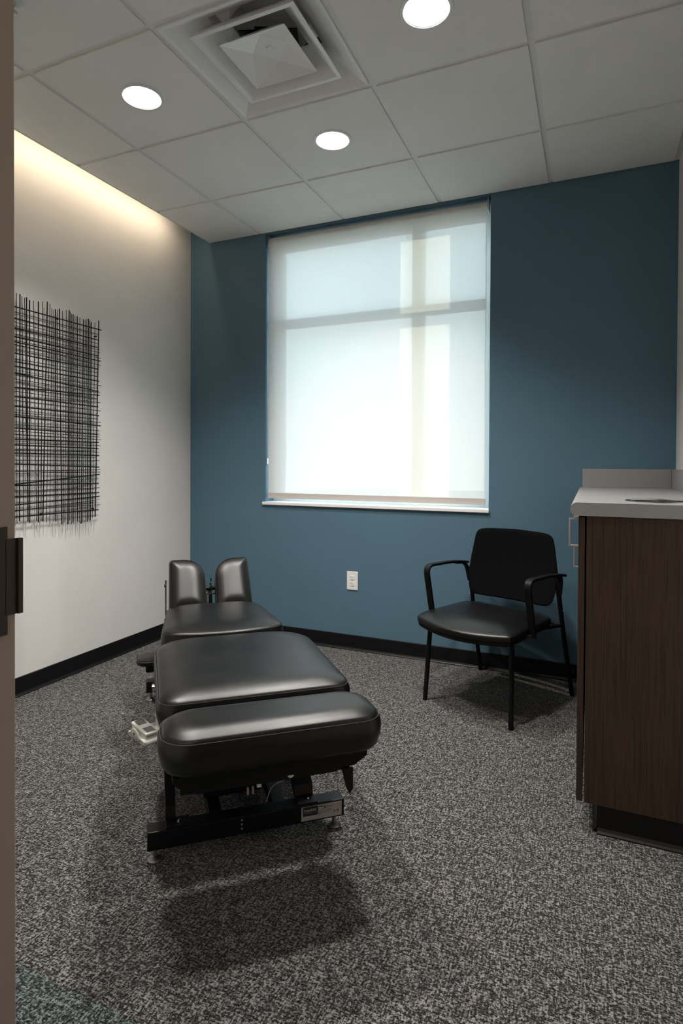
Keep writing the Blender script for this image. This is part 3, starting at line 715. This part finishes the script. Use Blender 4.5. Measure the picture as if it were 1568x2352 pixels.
for k in range(3): box(pl, .215, .228, FYT-.0012, FYT-.0010, .0765-.0035*k, .0771-.0035*k); box(pl, .234, .258, FYT-.0012, FYT-.0010, .0765-.0035*k, .0771-.0035*k)
box(pl, .215, .228, FYT-.0012, FYT-.0010, .0870, .0905); box(pl, .226, .236, FYT-.0012, FYT-.0010, .0645, .0650); box(pl, .226, .236, FYT-.0012, FYT-.0010, .0690, .0695)
box(pl, .262, .282, FYT-.0012, FYT-.0010, .0625, .0632); box(pl, .264, .268, FYT-.0012, FYT-.0010, .0660, .0705); box(pl, .275, .280, FYT-.0012, FYT-.0010, .0660, .0700)
link('print_lines', pl, M['ink'], tg)

# ------------------------------------------------------------------ foot pedal switch on the carpet
fp = empty('foot_pedal', (.797, -1.473, 0), math.atan2(-.37, .93)); tag(fp, 'cream plastic double foot pedal on the carpet beside the table base', 'foot pedal')
L_, Wd = .150, .195
bse = NB(); prism(bse, [(0, 0), (L_, 0), (L_, .012), (L_-.006, .020), (.006, .020), (0, .012)], 'y', 0, Wd); link('base', bse, M['pedal_w'], fp, bevel=.003)
def arch():
    P = [(0.0, .012), (.012, .019)]
    for k in range(9):
        t_ = k/8; P.append((.02+.085*t_, .020+.024*math.sin(t_*math.pi)**.8))
    P += [(L_-.03, .021), (L_, .016), (L_, .004), (0, .004)]
    return P
for yy in (0, .078, .117-.008, Wd-.008):
    if yy in (.078,): continue
    link('side_guard', prism(NB(), arch(), 'y', yy, yy+.008), M['pedal_w'], fp, bevel=.0015)
for k, yy in enumerate((.012, .122)):
    Mt = Matrix.Translation((.005, yy, .030)) @ Matrix.Rotation(math.radians(4), 4, 'Y')
    ho = NB(); box(ho, .002, .136, .003, .055, -.014, .010, Mt); link('pedal_body', ho, M['pedal_w'], fp, bevel=.004)
    tp = NB(); box(tp, 0, .138, 0, .058, .012, .026, Mt); pp = link('pedal_plate', tp, M['pedal_w'], fp, bevel=.005)
    for a, b in ((.008, .052), (.086, .130)):
        g = NB(); box(g, a, b, .010, .048, .0262, .0275, Mt); link('grip_pad', g, M['pad_g'], pp, bevel=.0005)
hl = lathe(NB(), [(.0045, -.0008), (.0045, .0002)], 14, (.062, 0, .024), 'y'); link('cable_port', hl, M['ink'], fp)
for xx in (.012, .112): link('screw', lathe(NB(), [(.003, -.003), (.003, 0)], 10, (xx, 0, .010), 'y'), M['chrome'], fp)
cr = NB(); tube(cr, fillet([(.13, .10, .012), (.22, .12, .006), (.30, .05, .006), (.42, .16, .006)], .05, 8), .003, 8); link('cord', cr, M['pad_g'], fp, smooth=True)

# ------------------------------------------------------------------ rod wall sculpture
ar = empty('wall_sculpture', (.03, -1.43, 1.45)); tag(ar, 'black metal rod grid sculpture hung on the white wall', 'wall art')
def ray_wall(u, v, x=.035):
    d = f2+r3*((u-PX)/F)+u3*((PY-v)/F); t_ = (x-CAM.x)/d.x; q_ = CAM+d*t_; return q_.y, q_.z
c_rod = {}
def rodmesh(r):
    if r not in c_rod:
        b = tube(NB(), [(0, 0, 0), (0, 0, 1)], r, 6); bmesh.ops.recalc_face_normals(b, faces=b.faces); me = bpy.data.meshes.new('rod'); b.to_mesh(me); b.free(); me.materials.append(M['black_m']); c_rod[r] = me
    return c_rod[r]
def rod(p, q_, r):
    p, q_ = Vector(p), Vector(q_); o = bpy.data.objects.new('rod', rodmesh(r)); COL.objects.link(o); o.parent = ar
    d = q_-p; o.location = p-Vector(ar.location); o.rotation_mode = 'QUATERNION'; o.rotation_quaternion = d.to_track_quat('Z', 'Y'); o.scale = (1, 1, d.length)
TK, TN = .0032, .0017
tops = [(77, 0, 175), (105, 1, 178), (137, 0, 195), (167, 1, 204), (184, 0, 222), (205, 0, 234), (222, 1, 232), (248, 1, 255), (280, 0, 260), (322, 1, 266), (358, 0, 268), (398, 1, 268), (420, 0, 284), (437, 0, 325), (452, 0, 335), (467, 1, 332), (483, 0, 337), (500, 1, 328), (526, 0, 346), (558, 0, 338), (582, 1, 340), (592, 0, 354), (602, 0, 372), (615, 1, 374), (631, 0, 386), (650, 1, 392), (672, 0, 402), (704, 1, 416), (720, 0, 424), (731, 0, 412), (745, 1, 412), (757, 0, 426), (768, 1, 440), (800, 0, 444), (832, 1, 428)]
bots = [85, 120, 142, 163, 198, 235, 235, 250, 308, 322, 345, 360, 390, 418, 455, 470, 487, 520, 535, 545, 572, 585, 600, 615, 632, 652, 668, 683, 697, 715, 735, 748, 760, 778, 802]
NV = 0
for (ux, th, vy), ub in zip(tops, bots):
    y0, z0 = ray_wall(ux/3.673, 620+vy/3.673); yb, zb = ray_wall(ub/3.673, 620+(2132-max(0, ub-700)*.35+random.uniform(-14, 14))/3.673)
    rod((.036, y0, z0), (.036, yb, zb), TK if th else TN)
yl = ray_wall(77/3.673, 700)[0]; NL = 27
for k in range(NL):                                                        # the part that goes on behind the door frame
    y = yl-.018-k*.0205+random.uniform(-.005, .005)
    rod((.036, y, 2.0+random.uniform(-.015, .03)), (.036, y+random.uniform(-.02, .02), .87+random.uniform(-.02, .01)), TK if k % 3 == 0 else TN)
YL = yl-.018-NL*.0205
right = [(508, 1), (543, 0), (592, 1), (622, 0), (655, 1), (675, 0), (698, 0), (725, 1), (745, 0), (770, 1), (805, 0), (838, 1), (868, 0), (902, 0), (940, 1), (978, 0), (1025, 1), (1035, 0), (1058, 1), (1088, 0), (1120, 0), (1155, 1), (1190, 0), (1230, 1), (1258, 0), (1287, 0), (1316, 1), (1355, 0), (1388, 1), (1410, 0), (1433, 0), (1455, 1), (1483, 0), (1508, 1), (1538, 0), (1567, 1), (1610, 0), (1664, 1), (1685, 0), (1705, 0), (1725, 1), (1762, 0), (1800, 1), (1838, 0), (1877, 1), (1910, 1), (1938, 0), (1980, 0), (2022, 1)]
slant = {1: .004, 16: .034, 18: -.02, 37: .02, 40: -.045, 45: -.018, 10: .02, 26: .015, 46: -.03}
for k, (vy, th) in enumerate(right):
    ur = 845+random.uniform(-18, 14)
    y0, z0 = ray_wall(ur/3.673, 620+vy/3.673); dz = slant.get(k, random.uniform(-.008, .008))
    yend = YL+random.uniform(-.02, .02); L = (y0-yend)
    rod((.0305, y0, z0), (.0305, yend, z0+dz*L/.6), TK if th else TN)
for (u, v) in ((131, 733), (219, 773), (213, 1168), (95, 1180)):
    y, z = ray_wall(u, v, .04); b = NB()
    lathe(b, [(.0035, 0), (.0035, .012), (.0055, .012), (.0055, .015), (.0035, .015)], 16, (0, y+1.43, z-1.45), 'x')
    bmesh.ops.translate(b, vec=(0, 0, 0), verts=b.verts); link('standoff', b, M['black_m'], ar)
for (yy, zz) in ((-1.9, 1.95), (-1.9, .92)):
    b = lathe(NB(), [(.0035, -.03), (.0035, .012), (.0075, .012), (.0075, .015)], 16, (0, yy+1.43, zz-1.45), 'x'); link('standoff', b, M['black_m'], ar)
